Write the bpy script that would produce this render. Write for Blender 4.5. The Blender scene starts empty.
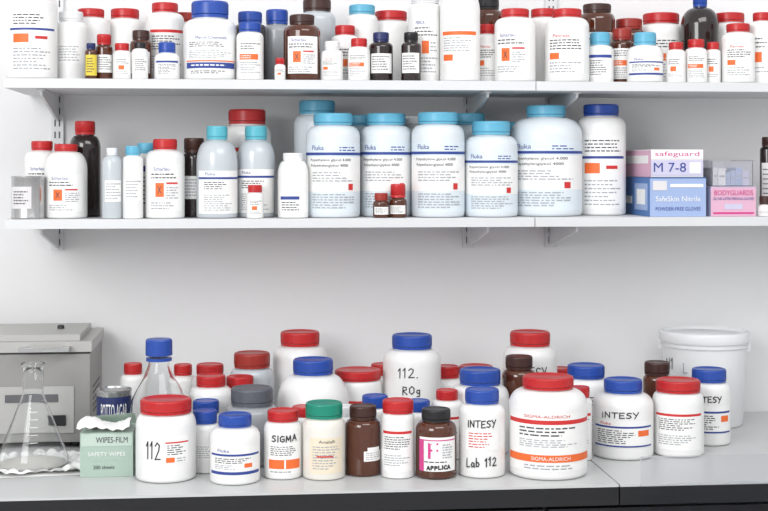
import bpy, bmesh, math, random, mathutils
from math import sin, cos, tan, atan, radians, pi
random.seed(7)
scene = bpy.context.scene
scene.view_settings.view_transform = 'Standard'

# ------------------------------------------------------------------ survey of the photo
F = 1400.0; TH = radians(5.7); DC = 3.0; EZ = 1.446; HV = 165.0
BENCH = 0.90; MID = 1.343; TOP = 1.610
SHELF_D = 0.30; BENCH_D = 0.66
def ray(u): return TH + atan((u-384)/F)
def X(u, y): return (y+DC)*tan(ray(u))
def depth(u, y): return (y+DC)*(cos(TH)+tan(ray(u))*sin(TH))
def S(u, y): return depth(u, y)/F
def Z(u, y, v): return EZ+(HV-v)*depth(u, y)/F
def Yv(u, v, z): return F*(EZ-z)/(v-HV)/(cos(TH)+tan(ray(u))*sin(TH))-DC

# ------------------------------------------------------------------ materials
MATS = {}
def mat(name, col, rough=0.4, metal=0.0, trans=0.0, ior=1.45, coat=0.0, var=0.03, scale=30, bump=0.0):
    m = bpy.data.materials.new(name); m.use_nodes = True
    nt = m.node_tree; b = nt.nodes['Principled BSDF']
    b.inputs['Roughness'].default_value = rough
    b.inputs['Metallic'].default_value = metal
    b.inputs['Transmission Weight'].default_value = trans
    b.inputs['IOR'].default_value = ior
    b.inputs['Coat Weight'].default_value = coat
    tc = nt.nodes.new('ShaderNodeTexCoord'); no = nt.nodes.new('ShaderNodeTexNoise')
    no.inputs['Scale'].default_value = scale; no.inputs['Detail'].default_value = 3
    nt.links.new(tc.outputs['Object'], no.inputs['Vector'])
    mx = nt.nodes.new('ShaderNodeMix'); mx.data_type = 'RGBA'
    mx.inputs[6].default_value = (*[c*(1-var) for c in col], 1)
    mx.inputs[7].default_value = (*[min(1, c*(1+var)) for c in col], 1)
    nt.links.new(no.outputs['Fac'], mx.inputs[0]); nt.links.new(mx.outputs[2], b.inputs['Base Color'])
    if bump:
        bp = nt.nodes.new('ShaderNodeBump'); bp.inputs['Strength'].default_value = bump; bp.inputs['Distance'].default_value = 0.002
        nt.links.new(no.outputs['Fac'], bp.inputs['Height']); nt.links.new(bp.outputs[0], b.inputs['Normal'])
    MATS[name] = m; return m
mat('white', (.82,.82,.81), .30)
mat('cream', (.76,.74,.68), .4)
mat('fluka', (.70,.75,.785), .30)
mat('trans', (.52,.56,.59), .22, coat=.3)
mat('greyp', (.33,.35,.37), .3, coat=.3)
mat('amber', (.080,.020,.007), .08, coat=.6, var=.2)
mat('dark', (.020,.012,.012), .12, coat=.5)
mat('red', (.50,.020,.022), .33)
mat('dred', (.33,.030,.022), .35)
mat('blue', (.020,.070,.36), .33)
mat('dblue', (.02,.03,.12), .35)
mat('lblue', (.12,.42,.60), .35)
mat('teal', (.10,.44,.54), .35)
mat('green', (.01,.24,.16), .35)
mat('black', (.015,.015,.017), .35)
mat('brown', (.05,.02,.015), .35)
mat('wcap', (.79,.80,.81), .4)
mat('gcap', (.10,.11,.13), .4)
mat('label', (.86,.86,.845), .55, var=.05, scale=60)
mat('labelb', (.70,.77,.82), .55, var=.05)
mat('labelbeige', (.78,.69,.54), .6, var=.06)
mat('orange', (.82,.15,.03), .5, var=.08, scale=80)
mat('redink', (.60,.03,.03), .5)
mat('pinkink', (.60,.05,.24), .5)
mat('blueink', (.03,.06,.28), .5)
mat('ink', (.05,.05,.06), .5)
mat('greyink', (.36,.37,.40), .5)
mat('yellow', (.72,.58,.06), .5)
mat('marker', (.012,.012,.016), .4)
mat('tin', (.50,.50,.50), .25, metal=.9)
mat('glass', (.99,1,1), .0, trans=1.0, ior=1.3, var=0.0)
mat('clear_plastic', (.93,.93,.97), .15, trans=.85, ior=1.2, var=0.0)
mat('powder', (.80,.78,.74), .9, bump=.4, scale=200)
mat('paper', (.88,.88,.87), .8, bump=.6, scale=60)
mat('lid', (.78,.79,.80), .4)
mat('pinkbox', (.70,.42,.55), .6)
mat('lilac', (.58,.56,.72), .6)
mat('bluebox', (.08,.19,.45), .5)
mat('lbluebox', (.34,.44,.68), .5)
mat('cardpale', (.70,.68,.69), .6)
mat('greenbox', (.38,.49,.42), .6)
mat('greenlid', (.50,.60,.53), .6)
mat('steel', (.30,.295,.285), .42, metal=.25, var=.01, scale=4)
mat('steel_l', (.45,.445,.43), .4, metal=.25, var=.01, scale=4)
mat('shelfm', (.66,.67,.68), .45, scale=12)
mat('bracketm', (.72,.73,.74), .4)
mat('wall_paint', (.82,.82,.825), .75, scale=60, bump=.08, var=.01)
mat('bench_laminate', (.56,.57,.57), .34, scale=300, var=.05)
mat('bench_edge', (.012,.012,.014), .4)
mat('cabinet', (.02,.02,.024), .5)
mat('floor_vinyl', (.50,.50,.49), .5, scale=8, var=.08)
mat('slot', (.12,.12,.13), .7)
mat('acrylic', (.90,.91,.93), .12, trans=1.0, ior=1.1, var=0)

# ------------------------------------------------------------------ mesh builder
TXT = {}
def get_text(s, bold):
    k = (s, bold)
    if k in TXT: return TXT[k]
    c = bpy.data.curves.new('t', 'FONT'); c.body = s; c.size = 1; c.resolution_u = 3; c.offset = bold
    o = bpy.data.objects.new('t', c); scene.collection.objects.link(o)
    dg = bpy.context.evaluated_depsgraph_get()
    me = bpy.data.meshes.new_from_object(o.evaluated_get(dg))
    vs = [(v.co.x, v.co.y) for v in me.vertices]; fs = [tuple(p.vertices) for p in me.polygons]
    bpy.data.objects.remove(o); bpy.data.curves.remove(c); bpy.data.meshes.remove(me)
    xs = [v[0] for v in vs]; ys = [v[1] for v in vs]
    x0, x1, y0, y1 = min(xs), max(xs), min(ys), max(ys); h = y1-y0
    vs = [((x-(x0+x1)/2)/h, (y-(y0+y1)/2)/h) for x, y in vs]
    TXT[k] = (vs, fs, (x1-x0)/h); return TXT[k]

# single-stroke marker lettering
STROKES = {
 'I':(.25,[[(.12,0),(.14,1)]]), 'N':(.7,[[(.05,0),(.07,1),(.6,.03),(.62,1)]]), 'T':(.65,[[(0,.97),(.66,1)],[(.33,.98),(.30,0)]]),
 'E':(.6,[[(.55,1),(.06,.97),(.05,0),(.56,.02)],[(.06,.5),(.45,.52)]]), 'S':(.6,[[(.55,.9),(.35,1),(.1,.88),(.1,.65),(.45,.45),(.53,.2),(.3,0),(.03,.1)]]),
 'Y':(.6,[[(0,1),(.3,.5)],[(.62,1),(.18,-.12)]]), 'L':(.5,[[(.06,1),(.04,0),(.5,.03)]]), 'a':(.5,[[(.42,.5),(.2,.56),(.05,.3),(.15,.02),(.4,.15),(.42,.5),(.46,0)]]),
 'b':(.5,[[(.06,1),(.05,0),(.3,0),(.42,.25),(.28,.5),(.06,.4)]]), '1':(.32,[[(.0,.75),(.18,1),(.16,0)]]),
 '2':(.6,[[(.05,.8),(.25,1),(.48,.85),(.42,.55),(.05,.02),(.55,.04)]]), '.':(.2,[[(.05,0),(.1,.04)]]), ' ':(.35,[]),
 'R':(.6,[[(.05,0),(.07,1),(.45,.92),(.45,.62),(.07,.5),(.55,0)]]), 'O':(.65,[[(.3,1),(.06,.75),(.05,.25),(.3,0),(.55,.25),(.55,.75),(.3,1)]]),
 'o':(.45,[[(.2,.5),(.04,.3),(.08,.05),(.25,0),(.4,.2),(.35,.45),(.2,.5)]]), 'g':(.45,[[(.38,.5),(.1,.5),(.04,.25),(.2,.08),(.38,.2),(.38,.5),(.36,-.3),(.08,-.3)]]),
 'G':(.65,[[(.56,.85),(.3,1),(.06,.7),(.08,.2),(.35,0),(.58,.15),(.58,.45),(.35,.45)]]), 'M':(.8,[[(.03,0),(.1,1),(.36,.3),(.62,1),(.7,0)]]),
 'A':(.65,[[(.0,0),(.3,1),(.6,0)],[(.1,.36),(.5,.38)]]), 'C':(.6,[[(.55,.85),(.3,1),(.06,.6),(.1,.15),(.35,0),(.56,.12)]]), 'l':(.2,[[(.08,1),(.08,0)]]),
 'P':(.58,[[(.05,0),(.07,1),(.45,.92),(.45,.55),(.07,.45)]]), 'H':(.65,[[(.05,0),(.06,1)],[(.55,0),(.57,1)],[(.06,.5),(.56,.52)]]),
}
class MB:
    def __init__(s): s.v=[]; s.f=[]; s.m=[]; s.sm=[]; s.mats=[]
    def mi(s, name):
        if name not in s.mats: s.mats.append(name)
        return s.mats.index(name)
    def face(s, idx, m, smooth=False): s.f.append(idx); s.m.append(m); s.sm.append(smooth)
    def lathe(s, prof, mname, seg=48, n=2, rib=0, c=(0,0)):
        m = s.mi(mname); rings=[]
        for (r, z) in prof:
            if r < 1e-6:
                s.v.append((c[0],c[1],z)); rings.append([len(s.v)-1]); continue
            ring=[]
            for j in range(seg):
                a = 2*pi*j/seg
                k = 1 if n == 2 else (abs(sin(a))**n+abs(cos(a))**n)**(-1/n)
                rr = r*k*(1-(rib if j % 2 else 0))
                s.v.append((c[0]+rr*sin(a), c[1]-rr*cos(a), z)); ring.append(len(s.v)-1)
            rings.append(ring)
        for A, B in zip(rings, rings[1:]):
            for j in range(seg):
                j2=(j+1)%seg
                if len(A)==1 and len(B)==1: continue
                if len(A)==1: s.face((A[0],B[j2],B[j]), m, True)
                elif len(B)==1: s.face((A[j],A[j2],B[0]), m, True)
                else: s.face((A[j],A[j2],B[j2],B[j]), m, True)
    def wrap(s, R, x, z, off, n=2):
        a = x/R
        k = 1 if n == 2 else (abs(sin(a))**n+abs(cos(a))**n)**(-1/n)
        r = R*k+off
        return (r*sin(a), -r*cos(a), z)
    def patch(s, R, x0, x1, z0, z1, mname, off, n=2):
        m = s.mi(mname); ns = max(1, int(abs(x1-x0)/R/0.12)+1); st=len(s.v)
        for i in range(ns+1):
            x = x0+(x1-x0)*i/ns
            s.v.append(s.wrap(R,x,z0,off,n)); s.v.append(s.wrap(R,x,z1,off,n))
        for i in range(ns):
            s.face((st+2*i, st+2*i+2, st+2*i+3, st+2*i+1), m, True)
    def text(s, t, R, xc, zc, h, mname, off, w=None, bold=0.0, tilt=0.0, n=2):
        vs, fs, wd = get_text(t, bold); m = s.mi(mname); sx = h if w is None else w/wd; st=len(s.v)
        for x, y in vs: s.v.append(s.wrap(R, xc+x*sx, zc+y*h+x*sx*tilt, off, n))
        for f in fs: s.face(tuple(i+st for i in f), m)
    def hand(s, t, R, xc, zc, h, mname, off, w, tilt=.04, n=2, th=.0019):
        m=s.mi(mname); W=sum(STROKES[c][0]+.16 for c in t); sx=w/W; x=-W/2
        for c in t:
            wd, sts = STROKES[c]; jz=random.uniform(-.08,.08)
            for stp in sts:
                for (a,b) in zip(stp, stp[1:]):
                    p=((x+a[0])*sx,(a[1]-.5+jz)*h); q=((x+b[0])*sx,(b[1]-.5+jz)*h)
                    dx,dz=q[0]-p[0],q[1]-p[1]; L=math.hypot(dx,dz) or 1e-6
                    ex,ez=dx/L*th*.45,dz/L*th*.45; nx,nz=-dz/L*th*.5,dx/L*th*.5
                    K=max(1,int(L/.005)); st=len(s.v)
                    for i in range(K+1):
                        f=i/K; cx=p[0]-ex+(dx+2*ex)*f; cz=p[1]-ez+(dz+2*ez)*f
                        s.v.append(s.wrap(R,xc+cx-nx,zc+cz-nz+cx*tilt,off,n)); s.v.append(s.wrap(R,xc+cx+nx,zc+cz+nz+cx*tilt,off,n))
                    for i in range(K): s.face((st+2*i,st+2*i+2,st+2*i+3,st+2*i+1),m)
            x+=wd+.16
    def flat_text(s, t, o, ux, uz, h, mname, w=None, bold=0.0):
        vs, fs, wd = get_text(t, bold); m = s.mi(mname); sx = h if w is None else w/wd; st=len(s.v)
        for x, y in vs: s.v.append(tuple(o[i]+ux[i]*x*sx+uz[i]*y*h for i in range(3)))
        for f in fs: s.face(tuple(i+st for i in f), m)
    def box(s, x0,x1,y0,y1,z0,z1, mname, mf=None):
        m = s.mi(mname); st=len(s.v)
        for z in (z0,z1):
            for x,y in ((x0,y0),(x1,y0),(x1,y1),(x0,y1)): s.v.append((x,y,z))
        for k,f in enumerate(((3,2,1,0),(4,5,6,7),(0,1,5,4),(1,2,6,5),(2,3,7,6),(3,0,4,7))):
            mm = s.mi(mf[k]) if mf and k in mf else m
            s.face(tuple(i+st for i in f), mm)
    def poly(s, pts, mname):
        st=len(s.v); s.v += pts; s.face(tuple(range(st, st+len(pts))), s.mi(mname))
    def build(s, name, loc=(0,0,0), rz=0, bevel=0):
        me = bpy.data.meshes.new(name); me.from_pydata(s.v, [], s.f)
        for n in s.mats: me.materials.append(MATS[n])
        me.polygons.foreach_set('material_index', s.m); me.polygons.foreach_set('use_smooth', s.sm)
        me.update()
        o = bpy.data.objects.new(name, me); scene.collection.objects.link(o)
        o.location = loc; o.rotation_euler = (0,0,rz)
        if bevel:
            b = o.modifiers.new('bevel','BEVEL'); b.width=bevel; b.segments=2; b.limit_method='ANGLE'; b.angle_limit=radians(50)
        if any(s.sm):
            try: me.set_sharp_from_angle(angle=radians(50))
            except Exception: pass
        return o

# ------------------------------------------------------------------ label styles (x in radii, z in fraction of straight body)
def lines(mb, R, x0, x1, z0, z1, k, col, off, n):
    dz=(z1-z0)/k
    for i in range(k):
        z = z0+dz*(i+.3); x=x0
        end = x1-(x1-x0)*random.uniform(0,.45)
        hh = min(dz*.40, .0024)
        while x < end:
            wd = random.uniform(.06,.24)*R
            mb.patch(R, x, min(x+wd,end), z, z+hh, col, off, n); x += wd+.045*R
def apply(mb, R, z0, z1, els, n):
    H=z1-z0; off=.0003
    for e in els:
        off += .00012
        if e[0]=='r': mb.patch(R, e[1]*R, e[2]*R, z0+e[3]*H, z0+e[4]*H, e[5], off, n)
        elif e[0]=='l': lines(mb, R, e[1]*R, e[2]*R, z0+e[3]*H, z0+e[4]*H, e[5], e[6], off, n)
        elif e[0]=='t':
            mb.text(e[1], R, e[2]*R, z0+e[3]*H, e[4]*H, e[5], off+.0003, w=(e[6]*R if len(e)>6 and e[6] else None), n=n)
        elif e[0]=='h':
            mb.hand(e[1], R, e[2]*R, z0+e[3]*H, e[4]*H, e[7] if len(e)>7 else 'marker', off+.0005, e[5]*R, tilt=e[6] if len(e)>6 else .04, n=n)
ST = {
 'orange': [('r',-.85,.85,.08,.9,'label'),('t','MERCK',-.4,.82,.05,'blueink',.55),('l',-.75,.75,.62,.77,3,'ink'),('r',-.3,.12,.38,.56,'orange'),('l',.2,.75,.4,.56,3,'greyink'),('l',-.75,.75,.1,.34,5,'greyink')],
 'orange2':[('r',-1.0,1.0,.1,.92,'label'),('l',-.8,.8,.70,.88,3,'ink'),('r',-.9,.55,.46,.60,'orange'),('l',-.8,.4,.48,.58,2,'label'),('l',-.8,.8,.12,.42,5,'greyink')],
 'diamond':[('r',-.9,.9,.1,.9,'label'),('t','Scharlau',-.25,.82,.06,'blueink',.8),('l',-.8,.7,.64,.76,2,'ink'),('r',-.55,-.12,.34,.58,'orange'),('t','X',-.335,.46,.13,'ink',.22),('r',.0,.6,.56,.59,'redink'),('l',.0,.75,.3,.52,5,'greyink'),('l',-.8,.7,.12,.26,3,'greyink')],
 'plain':  [('r',-.9,.9,.1,.9,'label'),('t','Panreac',-.2,.82,.06,'redink',.8),('l',-.8,.8,.55,.76,4,'ink'),('r',-.8,-.3,.38,.50,'orange'),('l',-.8,.7,.12,.34,4,'greyink')],
 'orangeline':[('r',-1.0,1.0,.05,.9,'label'),('r',-1.0,1.0,.63,.66,'blueink'),('l',-.8,.8,.7,.86,4,'ink'),('r',-.8,-.15,.46,.58,'orange'),('r',.1,.6,.51,.55,'redink'),('l',-.8,.8,.08,.4,7,'greyink')],
 'small':  [('r',-.9,.9,.12,.88,'label'),('l',-.75,.75,.6,.82,3,'ink'),('r',-.5,.1,.36,.54,'orange'),('l',-.75,.75,.16,.3,2,'greyink')],
 'smallb': [('r',-1.0,1.0,.12,.9,'label'),('r',-1.0,1.0,.78,.88,'blueink'),('l',-.75,.75,.2,.72,7,'ink')],
 'smalldk':[('r',-1.0,1.0,.2,.8,'label'),('l',-.8,.8,.28,.74,6,'ink')],
 'yellow': [('r',-1.1,1.1,.1,.9,'yellow'),('l',-.8,.8,.2,.8,6,'ink')],
 'urea':   [('r',-1.05,1.05,.04,.9,'label'),('t','Merck Chemicals',0,.82,.06,'blueink',1.2),('l',-.9,.9,.62,.74,3,'ink'),('l',-.9,.9,.38,.56,5,'greyink'),('r',-1.05,1.05,.18,.30,'blueink'),('l',-.8,.8,.21,.28,1,'label'),('r',-1.05,1.05,.32,.345,'orange'),('l',-.8,.8,.06,.14,2,'ink')],
 'fluka':  [('r',-1.4,1.4,.03,.93,'labelb'),('r',-1.4,1.4,.30,.74,'label'),('t','Fluka',-.62,.86,.06,'blueink',.5),('l',.2,1.0,.81,.88,2,'blueink'),('r',-1.4,1.4,.765,.80,'blueink'),('t','Polyethylene glycol 4.000',-.15,.70,.045,'ink',1.6),('t','Polyethylenglykol 4000',-.2,.63,.045,'ink',1.45),('l',-.85,.9,.42,.56,4,'greyink'),('r',.55,.75,.32,.40,'redink'),('l',-.85,.9,.08,.28,6,'greyink')],
 'flukab': [('r',-1.2,1.2,.05,.86,'label'),('t','Fluka',-.5,.80,.055,'blueink',.5),('r',-1.2,1.2,.70,.74,'blueink'),('l',-.8,.8,.5,.66,4,'ink'),('l',-.8,.8,.1,.42,8,'greyink')],
 'flukaj': [('r',-1.15,1.15,.15,.86,'label'),('t','Fluka',-.5,.77,.08,'blueink',.5),('r',-1.15,1.15,.64,.69,'blueink'),('l',-.9,.8,.46,.6,3,'ink'),('r',.35,.7,.36,.46,'orange'),('l',-.9,.3,.32,.44,3,'greyink'),('r',-1.15,1.15,.2,.27,'blueink')],
 'sigma':  [('r',-1.3,1.3,.08,.95,'label'),('r',-1.3,1.3,.79,.855,'redink'),('t','SIGMA-ALDRICH',-.1,.91,.045,'redink',1.2),('l',-.85,.85,.60,.76,3,'ink'),('l',-.85,.85,.44,.57,4,'greyink'),('r',-1.3,1.3,.22,.33,'orange'),('t','SIGMA-ALDRICH',0.01,.275,.055,'label',1.0),('l',-.7,.7,.10,.19,2,'greyink')],
 'sigmas': [('r',-.95,.95,.08,.76,'label'),('h','SIGMA',0,.86,.13,1.4),('l',-.8,.8,.48,.70,5,'ink'),('r',-.9,.9,.20,.40,'orange'),('r',-.04,.04,.20,.40,'label'),('l',-.8,.8,.1,.17,1,'greyink')],
 'redtop': [('r',-1.0,1.0,.1,.85,'label'),('r',-1.0,1.0,.79,.84,'redink'),('l',-.85,.85,.5,.75,6,'ink'),('l',-.85,.85,.2,.42,5,'greyink')],
 'jar112': [('h','112',-.40,.60,.34,.55,.0),('r',-.02,.80,.34,.88,'label'),('r',-.02,.80,.74,.77,'redink'),('l',.04,.75,.50,.72,5,'ink'),('r',.0,.28,.36,.46,'orange'),('l',.35,.75,.36,.46,2,'greyink')],
 'intesyL':[('h','INTESY',-.1,.88,.11,1.3),('r',-1.1,1.1,.22,.76,'label'),('r',-1.1,1.1,.61,.65,'blueink'),('t','Fluka',-.6,.70,.055,'redink',.4),('l',-.95,.45,.28,.58,7,'ink'),('r',.5,.95,.44,.56,'orange'),('r',-1.1,1.1,.22,.25,'blueink')],
 'lab112': [('h','INTESY',0,.88,.11,1.3),('r',-.75,.75,.44,.76,'label'),('l',-.6,.6,.47,.74,6,'redink'),('h','Lab 112',0,.24,.14,1.4,.06)],
 'intesy': [('h','INTESY',0,.84,.13,1.35,.0),('r',-.9,.9,.3,.62,'label'),('l',-.8,.8,.34,.58,5,'greyink')],
 'rog':    [('h','112.',-.1,.90,.12,.75,.0),('h','ROg',0,.68,.10,.65,.05)],
 'words':  [('r',-.9,.9,.3,.7,'label'),('l',-.8,.8,.34,.66,6,'greyink')],
 'beige':  [('r',-.85,.85,.1,.84,'labelbeige'),('t','AnalaR',0,.76,.06,'ink',.8),('l',-.7,.7,.18,.68,9,'greyink'),('r',-.5,.3,.44,.47,'redink')],
 'Fpink':  [('r',-1.0,1.0,.14,.9,'label'),('t','F',-.25,.60,.36,'pinkink',.5),('r',-1.0,1.0,.82,.845,'pinkink'),('l',-.7,.7,.32,.38,1,'ink'),('h','APPLICA',.05,.23,.08,1.2),('l',.2,.9,.42,.76,6,'greyink'),('r',-1.0,-.72,.14,.82,'pinkink')],
 'torn':   [('r',-.3,.9,.30,.52,'label'),('r',-.1,.7,.52,.60,'label'),('l',-.2,.8,.32,.5,4,'greyink')],
 'fbottle':[('r',-1,1,.1,.58,'label'),('r',-.9,.3,.42,.5,'blueink'),('l',-.8,.8,.14,.38,4,'ink')],
 'tinlab': [('r',-1.3,.2,.2,.8,'cardpale'),('l',-1.0,.1,.3,.7,5,'ink')],
 'blackst':[('r',-1.4,1.4,.15,.95,'dblue'),('t','POTTO-AGAR',0,.72,.25,'label',1.6)],
 'ethyl':  [('r',-.95,.95,.22,.74,'label'),('r',-.95,.95,.645,.70,'orange'),('l',-.85,.85,.40,.62,6,'greyink'),('r',-.85,-.3,.27,.36,'orange')],
}

PLACED = {'b': [], 'm': [], 't': []}
SURF = {'b': (BENCH, BENCH_D), 'm': (MID, SHELF_D), 't': (TOP, SHELF_D)}
def clear(sf, x, y, r):
    return all((x-a)**2+(y-b)**2 > (r+c+.0015)**2 for a,b,c in PLACED[sf])
def block(sf, x0,x1,y0,y1):
    nx=max(1,int((x1-x0)/.02)); ny=max(1,int((y1-y0)/.02))
    for i in range(nx+1):
        for j in range(ny+1): PLACED[sf].append((x0+(x1-x0)*i/nx, y0+(y1-y0)*j/ny, .002))

def bottle(sf, u, w, vt, body='white', cap='red', cw=None, ch=None, st=None, vb=None, y=None, sh=None, n=2, rot=None, name=None):
    zb, D = SURF[sf]; cw = cw or w*.72; ch = ch or max(6, min(14, cw*.27))
    for k in (1,.93,.86,.78,.7,.6):
        w2=w*k; cw2=min(cw,w2*.98); R0=w2/2*S(u,-.2)
        if vb: yy = Yv(u, vb, zb)+R0
        elif y is not None: yy = y
        else: yy = -D+R0+.004
        ok=False
        while True:
            R = w2/2*S(u,yy)
            if yy > -R-.004: break
            if clear(sf, X(u,yy), yy, R*(1.12 if n>2 else 1)): ok=True; break
            yy += .003
        if ok: break
    if not ok: print('NO ROOM', sf, u, vt); return
    x=X(u,yy); PLACED[sf].append((x,yy,R)); s=S(u,yy)
    rc=cw2/2*s; vc = vt+cw2/2*abs(vt-HV)/F
    H = Z(u,yy,vc)-zb; hc=ch*s; rn=rc*.90
    bh=H-hc
    if sh is None: sh = .42 if cw2/w2>.6 else .85
    shh=min(R*sh, bh*.45); gap=hc*.12
    zs=bh-shh-gap
    mb=MB()
    P=[(0,.002),(R*.80,.002),(R*.86,0),(R*.94,.0008),(R*.985,.05*R),(R,.12*R),(R,zs*.5),(R,zs)]
    for i in range(1,9):
        t=i/8*pi/2; P.append((rn+(R-rn)*cos(t)**.9 if i<8 else rn, zs+shh*sin(t)))
    P += [(rn,bh+hc*.3)]
    mb.lathe(P, body, 48, n)
    z0=bh
    mb.lathe([(rn,z0-gap*.3),(rc*.985,z0-gap*.3),(rc*.99,z0+hc*.14),(rc*.95,z0+hc*.16)], cap, 48)
    mb.lathe([(rc*.95,z0+hc*.17),(rc,z0+hc*.20),(rc,z0+hc*.86)], cap, 80, rib=.03)
    mb.lathe([(rc*.985,z0+hc*.86),(rc*.975,z0+hc*.94),(rc*.93,z0+hc),(rc*.84,z0+hc),(rc*.81,z0+hc*.95),(0,z0+hc*.95)], cap, 48)
    if st: apply(mb, R, .10*R, zs, ST[st], n)
    if rot is None: rot = random.uniform(-9,9) if w<50 else random.uniform(-4,4)
    if name is None:
        if w<21: name='small_reagent_bottle'
        elif body=='amber': name='amber_glass_bottle'
        elif body=='dark': name='dark_glass_bottle'
        elif body in('trans','greyp'): name='translucent_plastic_bottle'
        elif cw/w<.6: name='plastic_reagent_bottle'
        else: name='plastic_reagent_jar'
    return mb.build(name, (x,yy,zb+.0002), -ray(u)+radians(rot))

# ------------------------------------------------------------------ room
XL, XR = -1.9, 2.9
def slab(name, x0,x1,y0,y1,z0,z1,m):
    mb=MB(); mb.box(x0,x1,y0,y1,z0,z1,m); return mb.build(name)
slab('wall_back', XL,XR,0,.1,0,2.7,'wall_paint')
slab('wall_left', XL-.1,XL,-4,.1,0,2.7,'wall_paint')
slab('wall_right', XR,XR+.1,-4,.1,0,2.7,'wall_paint')
slab('floor', XL-.1,XR+.1,-4,.1,-.05,0,'floor_vinyl')

# lab bench
seam = X(596,-.5)
mb=MB()
for a,b in ((XL+.01,seam-.0012),(seam+.0012,XR-.01)):
    mb.box(a,b,-BENCH_D,-.002,BENCH-.004,BENCH,'bench_laminate')
    mb.box(a,b,-BENCH_D,-.002,BENCH-.035,BENCH-.0041,'bench_edge')
mb.box(XL+.01,XR-.01,-.60,-.01,.10,BENCH-.0352,'cabinet')
mb.box(XL+.01,XR-.01,-.55,-.01,0.001,.10,'cabinet')
k=XL+.02
while k < XR-.6:
    mb.box(k+.004,k+.596,-.618,-.600,.12,.68,'cabinet'); mb.box(k+.004,k+.596,-.618,-.600,.69,.85,'cabinet')
    mb.box(k+.2,k+.4,-.64,-.632,.765,.775,'tin'); mb.box(k+.2,k+.206,-.632,-.618,.765,.775,'tin'); mb.box(k+.394,k+.4,-.632,-.618,.765,.775,'tin')
    k+=.6
mb.build('laboratory_bench', bevel=0)

# shelves with brackets
def shelf(z, x0, x1, brs, name='wall_shelf'):
    mb=MB()
    mb.box(x0,x1,-SHELF_D,-.012,z-.018,z,'shelfm')
    for bu in brs:
        bx = X(bu,-.01)
        pts=[(-.0135,z-.0185),(-.0135,z-.070),(-.022,z-.072),(-.255,z-.030),(-.262,z-.0185)]
        A=[(bx-.0025,p[0],p[1]) for p in pts]; B=[(bx+.0025,p[0],p[1]) for p in pts]
        mb.poly(A,'bracketm'); mb.poly(B[::-1],'bracketm')
        for i in range(len(A)):
            j=(i+1)%len(A); mb.poly([A[i],B[i],B[j],A[j]],'bracketm')
        mb.box(bx-.0074,bx+.0074,-.262,-.0135,z-.0205,z-.0183,'bracketm')
    return mb.build(name)
for z,ul,us in ((TOP,4,536),(MID,5,535)):
    xs=X(us,-.3)
    shelf(z, X(ul,-.3), xs-.0008, (58,468))
    shelf(z, xs+.0008, X(768,-.3)+.55, (550,905))
for bu in (58,468,550,905):
    bx=X(bu,0); mb=MB()
    mb.box(bx-.0125,bx+.0125,-.0118,-.0005,MID-.076,2.2,'bracketm')
    z=MID-.066
    while z<2.18:
        for dx in(-.006,.003): mb.box(bx+dx,bx+dx+.003,-.0122,-.0116,z,z+.014,'slot')
        z+=.025
    mb.build('shelf_rail')

# ------------------------------------------------------------------ boxes on the middle shelf
def carton(sf, u0,u1,vt,zb,yf,dep,mf,name,deco):
    x0=X(u0,yf); x1=X(u1,yf); z1=Z((u0+u1)/2,yf,vt); mb=MB()
    W=x1-x0; H=z1-zb
    mb.box(0,W,0,dep,0,H,mf[0],{k:v for k,v in mf[1].items()})
    mb.box(-.0006,W+.0006,-.0006,dep+.0006,H*.985,H+.0006,mf[2])
    deco(mb,W,H,dep)
    if sf: block(sf,x0,x1,yf,yf+dep)
    return mb.build(name,(x0,yf,zb+.0003)), z1
UX=(1,0,0); UZ=(0,0,1)
def FR(mb,W,H,a,b,c,d,m,o=-.0008): mb.box(W*a,W*b,o,0.0,H*c,H*d,m)
def d2(mb,W,H,D):
    mb.flat_text('SafeSkin Nitrile',(W*.5,-.0008,H*.46),UX,UZ,H*.13,'label',W*.8)
    mb.flat_text('POWDER-FREE GLOVES',(W*.5,-.0008,H*.20),UX,UZ,H*.09,'blueink',W*.8)
    FR(mb,W,H,.05,.30,.68,.92,'cardpale'); FR(mb,W,H,.36,.95,.76,.84,'label')
    mb.box(-.0008,0,D*.08,D*.5,H*.15,H*.85,'lbluebox'); mb.box(-.0012,0,D*.15,D*.42,H*.3,H*.7,'label')
    mb.box(-.0008,0,D*.6,D*.92,H*.3,H*.5,'label')
def d3(mb,W,H,D):
    mb.flat_text('BODYGUARDS',(W*.5,-.0012,H*.80),UX,UZ,H*.17,'pinkink',W*.86)
    mb.flat_text('GLI NR LATEX MEDICAL GLOVES',(W*.5,-.0012,H*.60),UX,UZ,H*.09,'blueink',W*.9)
    FR(mb,W,H,.05,.95,.08,.14,'pinkink'); FR(mb,W,H,.3,.7,.24,.42,'lilac')
def d1b(mb,W,H,D):
    FR(mb,W,H,.0,1,.68,1,'label'); mb.flat_text('safeguard',(W*.5,-.0012,H*.83),UX,UZ,H*.22,'pinkink',W*.85)
    FR(mb,W,H,.0,1,.06,.62,'lilac'); mb.flat_text('M 7-8',(W*.36,-.0014,H*.36),UX,UZ,H*.34,'blueink',W*.62)
    FR(mb,W,H,.74,.95,.14,.54,'label',-.0014)
    mb.box(-.0008,0,D*.1,D*.9,H*.5,H*.8,'label')
o,z1=carton('m',650,706,178,MID,-.285,.215,('lbluebox',{5:'bluebox',1:'lbluebox'},'bluebox'),'glove_box',d2)
carton(None,651,703,150,z1+.0015,-.28,.2,('cardpale',{5:'pinkbox',1:'pinkbox'},'label'),'glove_box',d1b)
o,z2=carton('m',711,756,187,MID,-.28,.2,('pinkbox',{5:'lilac'},'lilac'),'glove_box',d3)
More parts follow.
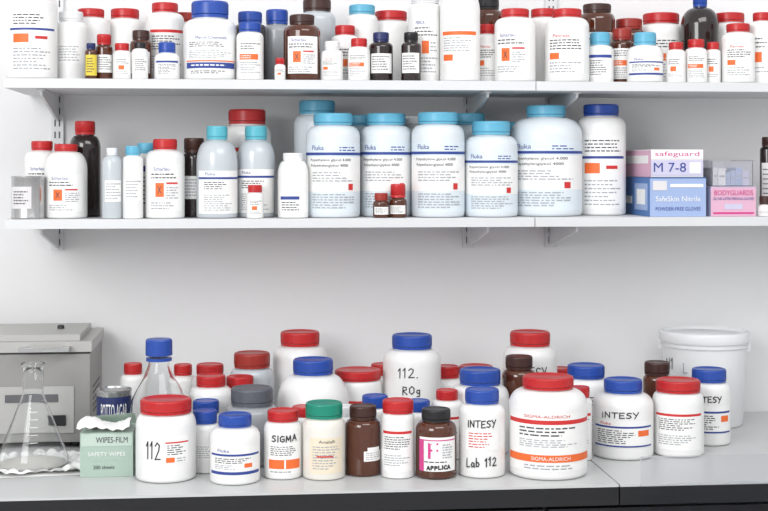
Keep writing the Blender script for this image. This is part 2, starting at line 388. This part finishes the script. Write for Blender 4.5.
# clear plastic organiser with small packets inside, standing on the pink box
xa=X(712,-.275); xb=X(753,-.275); zt=Z(732,-.275,161); W=xb-xa; H=zt-z2-.0015; D_=.16; t=.0012; mb=MB()
mb.box(0,W,0,D_,0,t,'clear_plastic'); mb.box(0,W,0,t,t,H,'clear_plastic'); mb.box(0,W,D_-t,D_,t,H,'clear_plastic')
mb.box(0,t,t,D_-t,t,H,'clear_plastic'); mb.box(W-t,W,t,D_-t,t,H,'clear_plastic'); mb.box(-.001,W+.001,-.001,D_+.001,H,H+.002,'clear_plastic')
random.seed(3)
xx=.004
while xx < W-.012:
    ww=random.uniform(.008,.016); hh=H*random.uniform(.55,.9)
    mb.box(xx,min(xx+ww,W-.003),.006,.06,t+.0003,hh,random.choice(['label','lilac','cardpale','lbluebox','label'])); 
    mb.box(xx+.002,min(xx+ww,W-.003)-.002,.0055,.006,hh*.5,hh*.6,'greyink'); xx+=ww+.001
mb.box(.004,W-.004,.065,D_-.01,t+.0003,H*.7,'label')
mb.build('clear_plastic_organizer',(xa,-.275,z2+.0015))

# ------------------------------------------------------------------ middle shelf bottles
random.seed(11)
def can(sf,u,w,vt,y=None,st='tinlab',name='tin_can',body='tin',vb=None):
    zb,D=SURF[sf]; R=w/2*S(u,-.25); yy = -D+R+.004 if y is None else y
    if vb: yy=Yv(u,vb,zb)+R
    while not clear(sf,X(u,yy),yy,R): yy+=.003
    H=Z(u,yy,vt+w/2*abs(vt-HV)/F)-zb; mb=MB()
    mb.lathe([(0,.002),(R*.95,.002),(R*.97,0),(R*1.0,.001),(R*1.0,.004),(R*.975,.006),(R*.975,H*.5),(R*.975,H-.006),(R,H-.004),(R,H-.0005),(R*.97,H),(R*.93,H-.003),(R*.90,H-.003),(0,H-.003)],body,48)
    apply(mb,R*.975,.006,H-.006,ST[st],2)
    PLACED[sf].append((X(u,yy),yy,R)); return mb.build(name,(X(u,yy),yy,zb+.0002),-ray(u))
can('m',28,33,176)
B=bottle
B('m',66,42,144,cap='red',cw=23,ch=7,st='diamond')
B('m',165,39,139,cap='red',cw=24,ch=10,st='diamond')
B('m',217,41,126,body='trans',cap='teal',cw=21,ch=13,st='flukab',sh=1.1)
B('m',255,17,185,cap='red',cw=14,ch=7,st='small')
B('m',293,30,153,cap='wcap',cw=20,ch=7,st='fbottle',sh=1.0,n=3.2,name='plastic_reagent_bottle')
B('m',333,54,113,body='fluka',cap='lblue',cw=39,ch=11,st='fluka')
B('m',381,16,193,body='amber',cap='dred',cw=13,ch=7,st='smalldk')
B('m',398,18,184,body='amber',cap='red',cw=15,ch=13,st='smalldk')
B('m',438,53,112,body='fluka',cap='lblue',cw=40,ch=11,st='fluka')
B('m',491,53,121,body='fluka',cap='lblue',cw=38,ch=13,st='fluka')
B('m',546,72,105,body='fluka',cap='lblue',cw=39,ch=11,st='fluka',sh=.5)
B('m',601,49,104,body='white',cap='blue',cw=35,ch=11,st='orangeline',y=-.235)
B('m',85,31,121,body='dark',cap='red',cw=20,ch=13,sh=.9)
B('m',42,34,141,cap='red',cw=21,ch=9,st='diamond')
B('m',146,22,143,body='white',cap='lblue',cw=17,ch=10,st='smallb')
B('m',133,20,146,body='white',cap='lblue',cw=15,ch=9,st='words')
B('m',112,20,148,body='trans',cap='wcap',cw=11,ch=7,st='words')
B('m',194,24,138,body='dark',cap='brown',cw=20,ch=14,st='words')
B('m',256,38,126,body='trans',cap='teal',cw=22,ch=13,st='flukab',sh=1.1)
B('m',386,52,113,body='fluka',cap='lblue',cw=39,ch=11,st='fluka',y=-.235)
B('m',247,48,109,cap='red',cw=37,ch=14,st='redtop',y=-.15)
B('m',317,46,100,body='fluka',cap='lblue',cw=36,ch=13,y=-.13)
B('m',362,40,115,body='fluka',cap='lblue',cw=30,ch=10,y=-.13)
B('m',412,38,116,body='white',cap='wcap',cw=28,ch=10,y=-.13)
B('m',468,40,113,body='fluka',cap='lblue',cw=34,ch=11,y=-.13)
B('m',519,36,122,body='fluka',cap='lblue',cw=24,ch=10,y=-.12)
B('m',768,16,137,body='dark',cap='brown',cw=12,ch=9,st='smalldk',y=-.12)
B('m',766,16,196,body='white',cap='brown',cw=13,ch=8,st='words')

# ------------------------------------------------------------------ top shelf
B('t',32,50,-18,cap='red',cw=36,st='orangeline')
B('t',71,33,11,cap='wcap',cw=24,ch=9,st='words')
B('t',91,12,43,body='amber',cap='dblue',cw=9,ch=6,st='yellow')
B('t',122,18,43,cap='red',cw=14,ch=7,st='small')
B('t',140,16,42,cap='black',cw=11,ch=6,st='smalldk')
B('t',167,25,42,cap='blue',cw=17,ch=10,st='smallb')
B('t',210,53,0,cap='blue',cw=37,ch=16,st='urea')
B('t',250,27,22,cap='blue',cw=22,ch=9,st='orange2')
B('t',280,11,58,cap='red',cw=9,ch=6,st='small')
B('t',302,37,14,body='amber',cap='brown',cw=25,ch=9,st='diamond')
B('t',332,22,41,cap='wcap',cw=15,ch=8,st='plain')
B('t',359,22,38,cap='red',cw=16,ch=8,st='orange2')
B('t',381,24,32,body='dark',cap='dblue',cw=16,ch=9,st='smalldk')
B('t',411,20,32,body='dark',cap='black',cw=14,ch=9,st='smalldk')
B('t',460,40,-24,body='white',cap='wcap',cw=20,ch=12,st='ethyl',sh=1.1)
B('t',515,41,8,cap='red',cw=28,ch=8,st='diamond')
B('t',567,44,8,cap='red',cw=29,ch=8,st='plain')
B('t',600,27,32,cap='lblue',cw=20,ch=12,st='smallb')
B('t',645,36,32,cap='lblue',cw=22,ch=12,st='flukaj')
B('t',676,19,42,cap='red',cw=14,ch=7,st='small')
B('t',696,22,39,cap='red',cw=16,ch=8,st='orange2')
B('t',713,15,42,cap='red',cw=12,ch=7,st='small')
B('t',738,33,23,cap='red',cw=23,ch=8,st='plain')
B('t',762,26,12,cap='red',cw=18,ch=8,st='small')
B('t',104,17,34,body='amber',cap='red',cw=14,ch=10,st='smalldk')
B('t',487,24,24,cap='red',cw=16,ch=9,st='plain')
B('t',622,24,28,body='amber',cap='dred',cw=19,ch=11,st='orange2')
B('t',141,22,30,body='amber',cap='brown',cw=17,ch=9,st='smalldk',y=-.2)
B('t',425,33,-6,cap='wcap',cw=28,ch=8,st='orange',y=-.22)
B('t',345,28,25,cap='red',cw=20,ch=9,st='small',y=-.2)
B('t',91,38,8,cap='red',cw=26,ch=8,y=-.15)
B('t',125,38,8,cap='red',cw=28,ch=9,y=-.14)
B('t',165,38,2,cap='red',cw=26,ch=9,y=-.15,st='redtop')
B('t',185,34,12,cap='dred',cw=26,ch=9,y=-.12)
B('t',250,34,11,body='dark',cap='blue',cw=24,ch=11,y=-.15)
B('t',277,30,9,body='greyp',cap='blue',cw=22,ch=14,y=-.13)
B('t',317,38,-2,body='trans',cap='brown',cw=28,ch=12,y=-.13)
B('t',362,32,4,body='white',cap='lblue',cw=26,ch=9,y=-.15)
B('t',391,46,10,cap='red',cw=32,ch=9,y=-.15)
B('t',487,34,-2,body='amber',cap='black',cw=24,ch=10,y=-.12)
B('t',544,34,8,cap='red',cw=26,ch=8,y=-.15)
B('t',597,36,3,body='amber',cap='brown',cw=28,ch=8,y=-.15,st='smalldk')
B('t',629,34,18,body='amber',cap='dred',cw=26,ch=10,y=-.12)
B('t',661,46,12,cap='red',cw=36,ch=10,y=-.15,st='orange2')
B('t',700,38,-6,body='dark',cap='blue',cw=14,ch=12,y=-.15,sh=1.0)
B('t',729,40,12,cap='red',cw=30,ch=9,y=-.13)

# ------------------------------------------------------------------ bench: instrument, bucket, glassware
yf=-.255
x1=X(90,yf); x0=x1-.46; zt=Z(50,yf,352); mb=MB()
mb.box(x0,x1,yf,-.03,BENCH+.012,zt-.004,'steel')
mb.box(x0+.004,x1-.004,yf+.004,-.034,zt-.004,zt,'slot')
mb.box(x0-.004,x1+.004,yf-.006,-.028,zt,zt+.020,'steel_l')
mb.box(x0+.02,x1-.02,yf+.012,-.045,zt+.020,zt+.032,'steel_l')
for xx in (x0+.03,x1-.03):
    for y_ in (yf+.03,-.06): mb.lathe([(0,BENCH+.0004),(.012,BENCH+.0004),(.012,BENCH+.012)],'black',20,c=(xx,y_))
mb.box(x1-.30,x1-.03,yf-.003,yf,BENCH+.03,BENCH+.12,'steel_l')
mb.box(x1-.16,x1-.06,yf-.005,yf-.003,BENCH+.09,BENCH+.105,'slot')
mb.box(x1-.075,x1-.045,yf-.008,yf-.003,BENCH+.045,BENCH+.065,'black')
for i in range(5): mb.box(x1,x1+.0008,yf+.05,-.08,BENCH+.06+i*.012,BENCH+.064+i*.012,'slot')
mb.box(x1-.13,x1-.115,yf-.03,yf-.006,zt+.005,zt+.012,'tin'); mb.box(x1-.05,x1-.035,yf-.03,yf-.006,zt+.005,zt+.012,'tin'); mb.box(x1-.13,x1-.035,yf-.036,yf-.030,zt+.004,zt+.013,'tin')
mb.lathe([(.007,zt+.032),(.007,zt+.037),(.005,zt+.039),(0,zt+.039)],'black',24,c=(x1-.07,-.14))
mb.build('water_bath', bevel=.004)
block('b',x0,x1+.006,yf-.03,-.02)

def bucket(u,w,vt,yc):
    R=w/2*S(u,yc); H=Z(u,yc,vt+w/2*(vt-HV)/F)-BENCH; mb=MB()
    rb=R*.86; rt=R*.955
    mb.lathe([(0,.004),(rb*.9,.004),(rb*.94,0),(rb*.985,.001),(rb,.004),(rb+(rt-rb)*.8,H*.82),(rt,H-.016)],'lid',64)
    z=H*.84
    mb.lathe([(rt*.985,z),(rt*1.02,z),(rt*1.02,z+.003),(rt*.99,z+.003)],'lid',64)
    mb.lathe([(rt*.985,H-.022),(R*.985,H-.022),(R,H-.018),(R,H-.005),(R*.985,H-.001),(R*.965,H),(R*.94,H-.001),(R*.92,H-.007),(R*.6,H-.007),(R*.58,H-.005),(0,H-.005)],'wcap',64)
    for sg in(-1,1):
        mb.box(sg*rt*1.0-.006,sg*rt*1.0+.006,-.008,.008,z-.01,z+.012,'wcap')
    Rm=rb+(rt-rb)*.55
    mb.hand('N1',Rm,-.85*R,H*.66,.022,'marker',.002,.028,tilt=.2)
    mb.hand('L',Rm,-.40*R,H*.64,.020,'greyink',.002,.012)
    PLACED['b'].append((X(u,yc),yc,R))
    mb.build('plastic_bucket',(X(u,yc),yc,BENCH+.0002),-ray(u))
bucket(704,88,325,-.115)

def flask(u,wb,vt,vb):
    y=Yv(u,vb,BENCH)+wb/2*S(u,-.5); s=S(u,y); R=wb/2*s; zb=BENCH+.0038; H=Z(u,y,vt)-zb; mb=MB()
    rn=R*.29; t=.0012
    o=[(0,0),(R*.90,0),(R*.97,.002),(R,.008),(R*.985,.016),(rn*1.15,H*.66),(rn,H*.71),(rn,H*.955),(rn*1.13,H*.97),(rn*1.18,H*.985),(rn*1.1,H)]
    i=[(rn*1.02-t*.3,H*.985),(rn-t,H*.95),(rn-t,H*.71),(rn*1.15-t,H*.655),(R*.985-t,.017),(R-t*1.2,.009),(R*.95,t+.001),(0,t)]
    mb.lathe(o+i,'glass',64)
    zr=lambda z: (R*.985-t)+(rn*1.15-R*.985)*(z-.016)/(H*.66-.016)-.0006
    # dried residue in the bottom
    mb.lathe([(0,t+.0005),(R*.90,t+.0006),(R*.92,.004),(R*.6,.006),(R*.3,.005),(0,.006)],'powder',48)
    for k in range(5):
        z=H*.26+k*H*.07; rr=R*.985+(rn*1.15-R*.985)*(z-.016)/(H*.66-.016)
        mb.patch(rr,-.006,.008,z,z+.0012,'label',.0006)
    mb.build('erlenmeyer_flask',(X(u,y),y,zb),-ray(u)); PLACED['b'].append((X(u,y),y,R)); return X(u,y),y
fx,fy=flask(33,70,363,474)
mb=MB(); N=40; W=.185; D_=.175; m=mb.mi('paper')
for k,zz in ((0,.0004),(1,.0024)):
    st=len(mb.v)
    for i in range(N+1):
        for j in range(N+1):
            x=(i/N-.5)*W; y=(j/N-.5)*D_
            e=math.hypot(x,y)
            h=zz+(min(.009, .5*max(0,e-.064))*(.35+abs(sin(i*.55+k+j*.2)*cos(j*.45-i*.1))) if k else 0)
            mb.v.append((x*(1-.04*k)+.004*k*sin(j*.4),y*(1-.05*k)+.004*k*sin(i*.35),h))
    for i in range(N):
        for j in range(N):
            a=st+i*(N+1)+j; mb.face((a,a+N+1,a+N+2,a+1),m,True)
mb.build('paper_tissue',(fx+.004,fy,BENCH+.0002),radians(6))

# wipes carton
yf=Yv(106,477,BENCH); x0=X(80,yf); W=X(133,yf)-x0; H=Z(106,yf,433)-BENCH; dep=.095; mb=MB()
mb.box(0,W,0,dep,0,H,'greenbox',{1:'greenlid'})
mb.box(W*.02,W*.98,-.0008,0,H*.70,H*.98,'greenlid'); mb.flat_text('WIPES-FILM',(W*.6,-.0014,H*.84),UX,UZ,H*.13,'ink',W*.6)
mb.flat_text('SAFETY WIPES',(W*.5,-.0008,H*.52),UX,UZ,H*.09,'label',W*.7); mb.flat_text('200 sheets',(W*.45,-.0008,H*.22),UX,UZ,H*.08,'ink',W*.4)
mb.flat_text('for precision use',(W*.5,-.0008,H*.38),UX,UZ,H*.06,'greenlid',W*.6)
mb.poly([(0,dep,H),(W,dep,H),(W*.97,dep*.75,H+.022),(W*.03,dep*.65,H+.018)],'greenlid')
mb.box(W*.2,W*.8,dep*.3,dep*.7,H,H+.0008,'slot')
m=mb.mi('paper'); st=len(mb.v)
for i in range(17):
    for j in range(9):
        a=i/16; b=j/8
        mb.v.append((W*(-.06+1.0*a), dep*(.72-.80*b)+.006*sin(a*9+b*3), H+.003+.020*sin(b*pi*.8+.2)*(.7+.35*sin(a*7))+.002*sin(a*31+b*9)))
for i in range(16):
    for j in range(8):
        a=st+i*9+j; mb.face((a,a+9,a+10,a+1),m,True)
mb.build('wipes_box',(x0,yf,BENCH+.0003),radians(0))
block('b',x0,x0+W,yf,yf+dep)

# ------------------------------------------------------------------ bench bottles : front rows
B('b',166,60,394,cap='red',cw=51,ch=13,st='jar112',vb=485,rot=0)

def lab_bottle(u,w,vt,y):
    while not clear('b',X(u,y),y,w/2*S(u,y)): y+=.003
    s=S(u,y); R=w/2*s; H=Z(u,y,vt+2)-BENCH; mb=MB(); rn=R*.36; t=.0014; cz=H-.026
    o=[(0,0),(R*.9,0),(R*.98,.003),(R,.010),(R,H*.40),(R*.985,H*.45),(R*.92,H*.51),(R*.75,H*.59),(R*.55,H*.67),(rn*1.2,H*.74),(rn,H*.79),(rn,cz+.012)]
    i=[(r-t if r>t*2 else 0, max(z,t)) for r,z in o][::-1]
    mb.lathe(o+i,'glass',64)
    mb.lathe([(rn*1.0,H*.82),(rn*1.22,H*.82),(rn*1.22,H*.845),(rn*1.0,H*.845)],'blue',48)
    rc=rn*1.28
    mb.lathe([(rn*1.02,cz-.004),(rc,cz-.004),(rc,H-.003)],'blue',60,rib=.03)
    mb.lathe([(rc*.985,H-.003),(rc*.93,H),(0,H)],'blue',48)
    mb.patch(R,-.02,.02,H*.15,H*.35,'label',.0005)
    mb.build('glass_media_bottle',(X(u,y),y,BENCH+.0002),-ray(u)); PLACED['b'].append((X(u,y),y,R))
lab_bottle(159,58,337,-.40)

B('b',235,50,411,cap='blue',cw=33,ch=11,st='flukaj',vb=487)
B('b',283,38,407,cap='red',cw=31,ch=10,st='sigmas',vb=481)
B('b',324,42,399,body='cream',cap='green',cw=37,ch=14,st='beige',vb=482)
B('b',363,36,403,body='amber',cap='brown',cw=27,ch=12,st='torn',vb=478,rot=20)
B('b',398,33,397,cap='red',cw=31,ch=12,st='redtop',vb=480)
B('b',436,41,406,body='amber',cap='black',cw=29,ch=11,st='Fpink',vb=481)
B('b',482,46,386,cap='blue',cw=34,ch=13,st='lab112',vb=480,rot=0)
B('b',548,78,372,cap='red',cw=51,ch=11,st='sigma',vb=483)
B('b',623,60,376,cap='blue',cw=38,ch=12,st='intesyL',vb=462)
B('b',678,51,376,cap='red',cw=44,ch=11,st='redtop',vb=459)
B('b',709,42,366,cap='blue',cw=34,ch=12,st='intesyL',vb=447)
B('b',205,29,408,cap='blue',cw=24,ch=12,st='words',y=-.50)
B('b',580,24,385,cap='red',cw=19,ch=10,st='redtop',y=-.45)
# second row
B('b',252,54,384,body='greyp',cap='gcap',cw=42,ch=16,y=-.42)
B('b',304,28,404,cap='red',cw=24,ch=9,y=-.43)
B('b',344,26,404,cap='wcap',cw=20,ch=9,y=-.43)
B('b',375,30,393,cap='blue',cw=26,ch=11,y=-.43)
B('b',418,30,398,cap='blue',cw=24,ch=10,y=-.43)
B('b',447,32,388,cap='red',cw=22,ch=9,y=-.42,st='redtop')
B('b',480,58,366,cap='blue',cw=41,ch=14,st='intesy',y=-.40)
B('b',519,34,354,body='amber',cap='brown',cw=27,ch=12,st='words',y=-.38)
B('b',586,48,362,cap='blue',cw=37,ch=12,st='intesy',y=-.37)
B('b',657,28,360,body='amber',cap='brown',cw=25,ch=12,y=-.27)
B('b',313,72,356,cap='blue',cw=40,ch=14,st='intesy',y=-.33,rot=0)
B('b',206,32,398,cap='blue',cw=26,ch=12,y=-.40)
B('b',211,44,373,cap='red',cw=29,ch=10,y=-.33,st='words')
B('b',358,47,366,cap='red',cw=47,ch=9,y=-.30,st='redtop')
B('b',240,32,374,cap='red',cw=27,ch=10,y=-.30)
B('b',252,44,350,body='trans',cap='dred',cw=36,ch=14,y=-.2)
B('b',412,58,332,cap='blue',cw=40,ch=13,st='rog',y=-.24,rot=0)
B('b',447,36,364,cap='red',cw=24,ch=11,y=-.25)
B('b',530,54,329,cap='red',cw=40,ch=13,st='intesy',y=-.2,rot=0)
B('b',476,50,363,cap='red',cw=34,ch=10,y=-.2)
B('b',300,54,329,cap='red',cw=39,ch=13,y=-.14,st='words')
B('b',210,36,362,cap='red',cw=27,ch=10,y=-.18)
B('b',183,26,363,cap='red',cw=18,ch=10,y=-.2)
B('b',133,26,362,cap='red',cw=18,ch=10,y=-.2)
can('b',114,34,386,y=-.36,st='blackst',name='agar_tin',body='tin')
B('b',383,34,362,cap='red',cw=24,ch=10,y=-.1)
B('b',560,34,366,cap='red',cw=24,ch=10,y=-.2)

# clear acrylic sheet standing at the front of the bench
ya=-.72; xa=X(641,ya); mb=MB()
mb.box(xa,xa+.5,ya,ya+.004,.0,Z(700,ya,456),'acrylic')
mb.box(xa-.004,xa+.504,ya-.02,ya+.02,.0,.02,'black')
mb.build('acrylic_screen',(0,0,.0005),0,bevel=.001)

# ------------------------------------------------------------------ light
w=bpy.data.worlds.new('World'); scene.world=w; w.use_nodes=True
bg=w.node_tree.nodes['Background']; bg.inputs[0].default_value=(.98,.985,1,1); bg.inputs[1].default_value=.84
def area(name,loc,target,sx,sy,e,col=(1,1,1)):
    l=bpy.data.lights.new(name,'AREA'); l.shape='RECTANGLE'; l.size=sx; l.size_y=sy; l.energy=e; l.color=col
    o=bpy.data.objects.new(name,l); scene.collection.objects.link(o); o.location=loc
    o.rotation_euler=(mathutils.Vector(target)-mathutils.Vector(loc)).to_track_quat('-Z','Y').to_euler()
area('window_light',(-1.5,-2.9,2.2),(.3,0,1.2),1.6,1.3,60)
area('ceiling_light',(.8,-1.9,2.65),(.5,-.3,1.0),1.6,.6,17)

# ------------------------------------------------------------------ camera
c=bpy.data.cameras.new('Camera'); cam=bpy.data.objects.new('Camera',c); scene.collection.objects.link(cam)
cam.location=(0,-DC,EZ); cam.rotation_euler=(radians(90),0,-TH)
c.sensor_width=36; c.lens=F/768*36; c.shift_y=-(255.5-HV)/768
c.clip_start=.05
scene.camera=cam
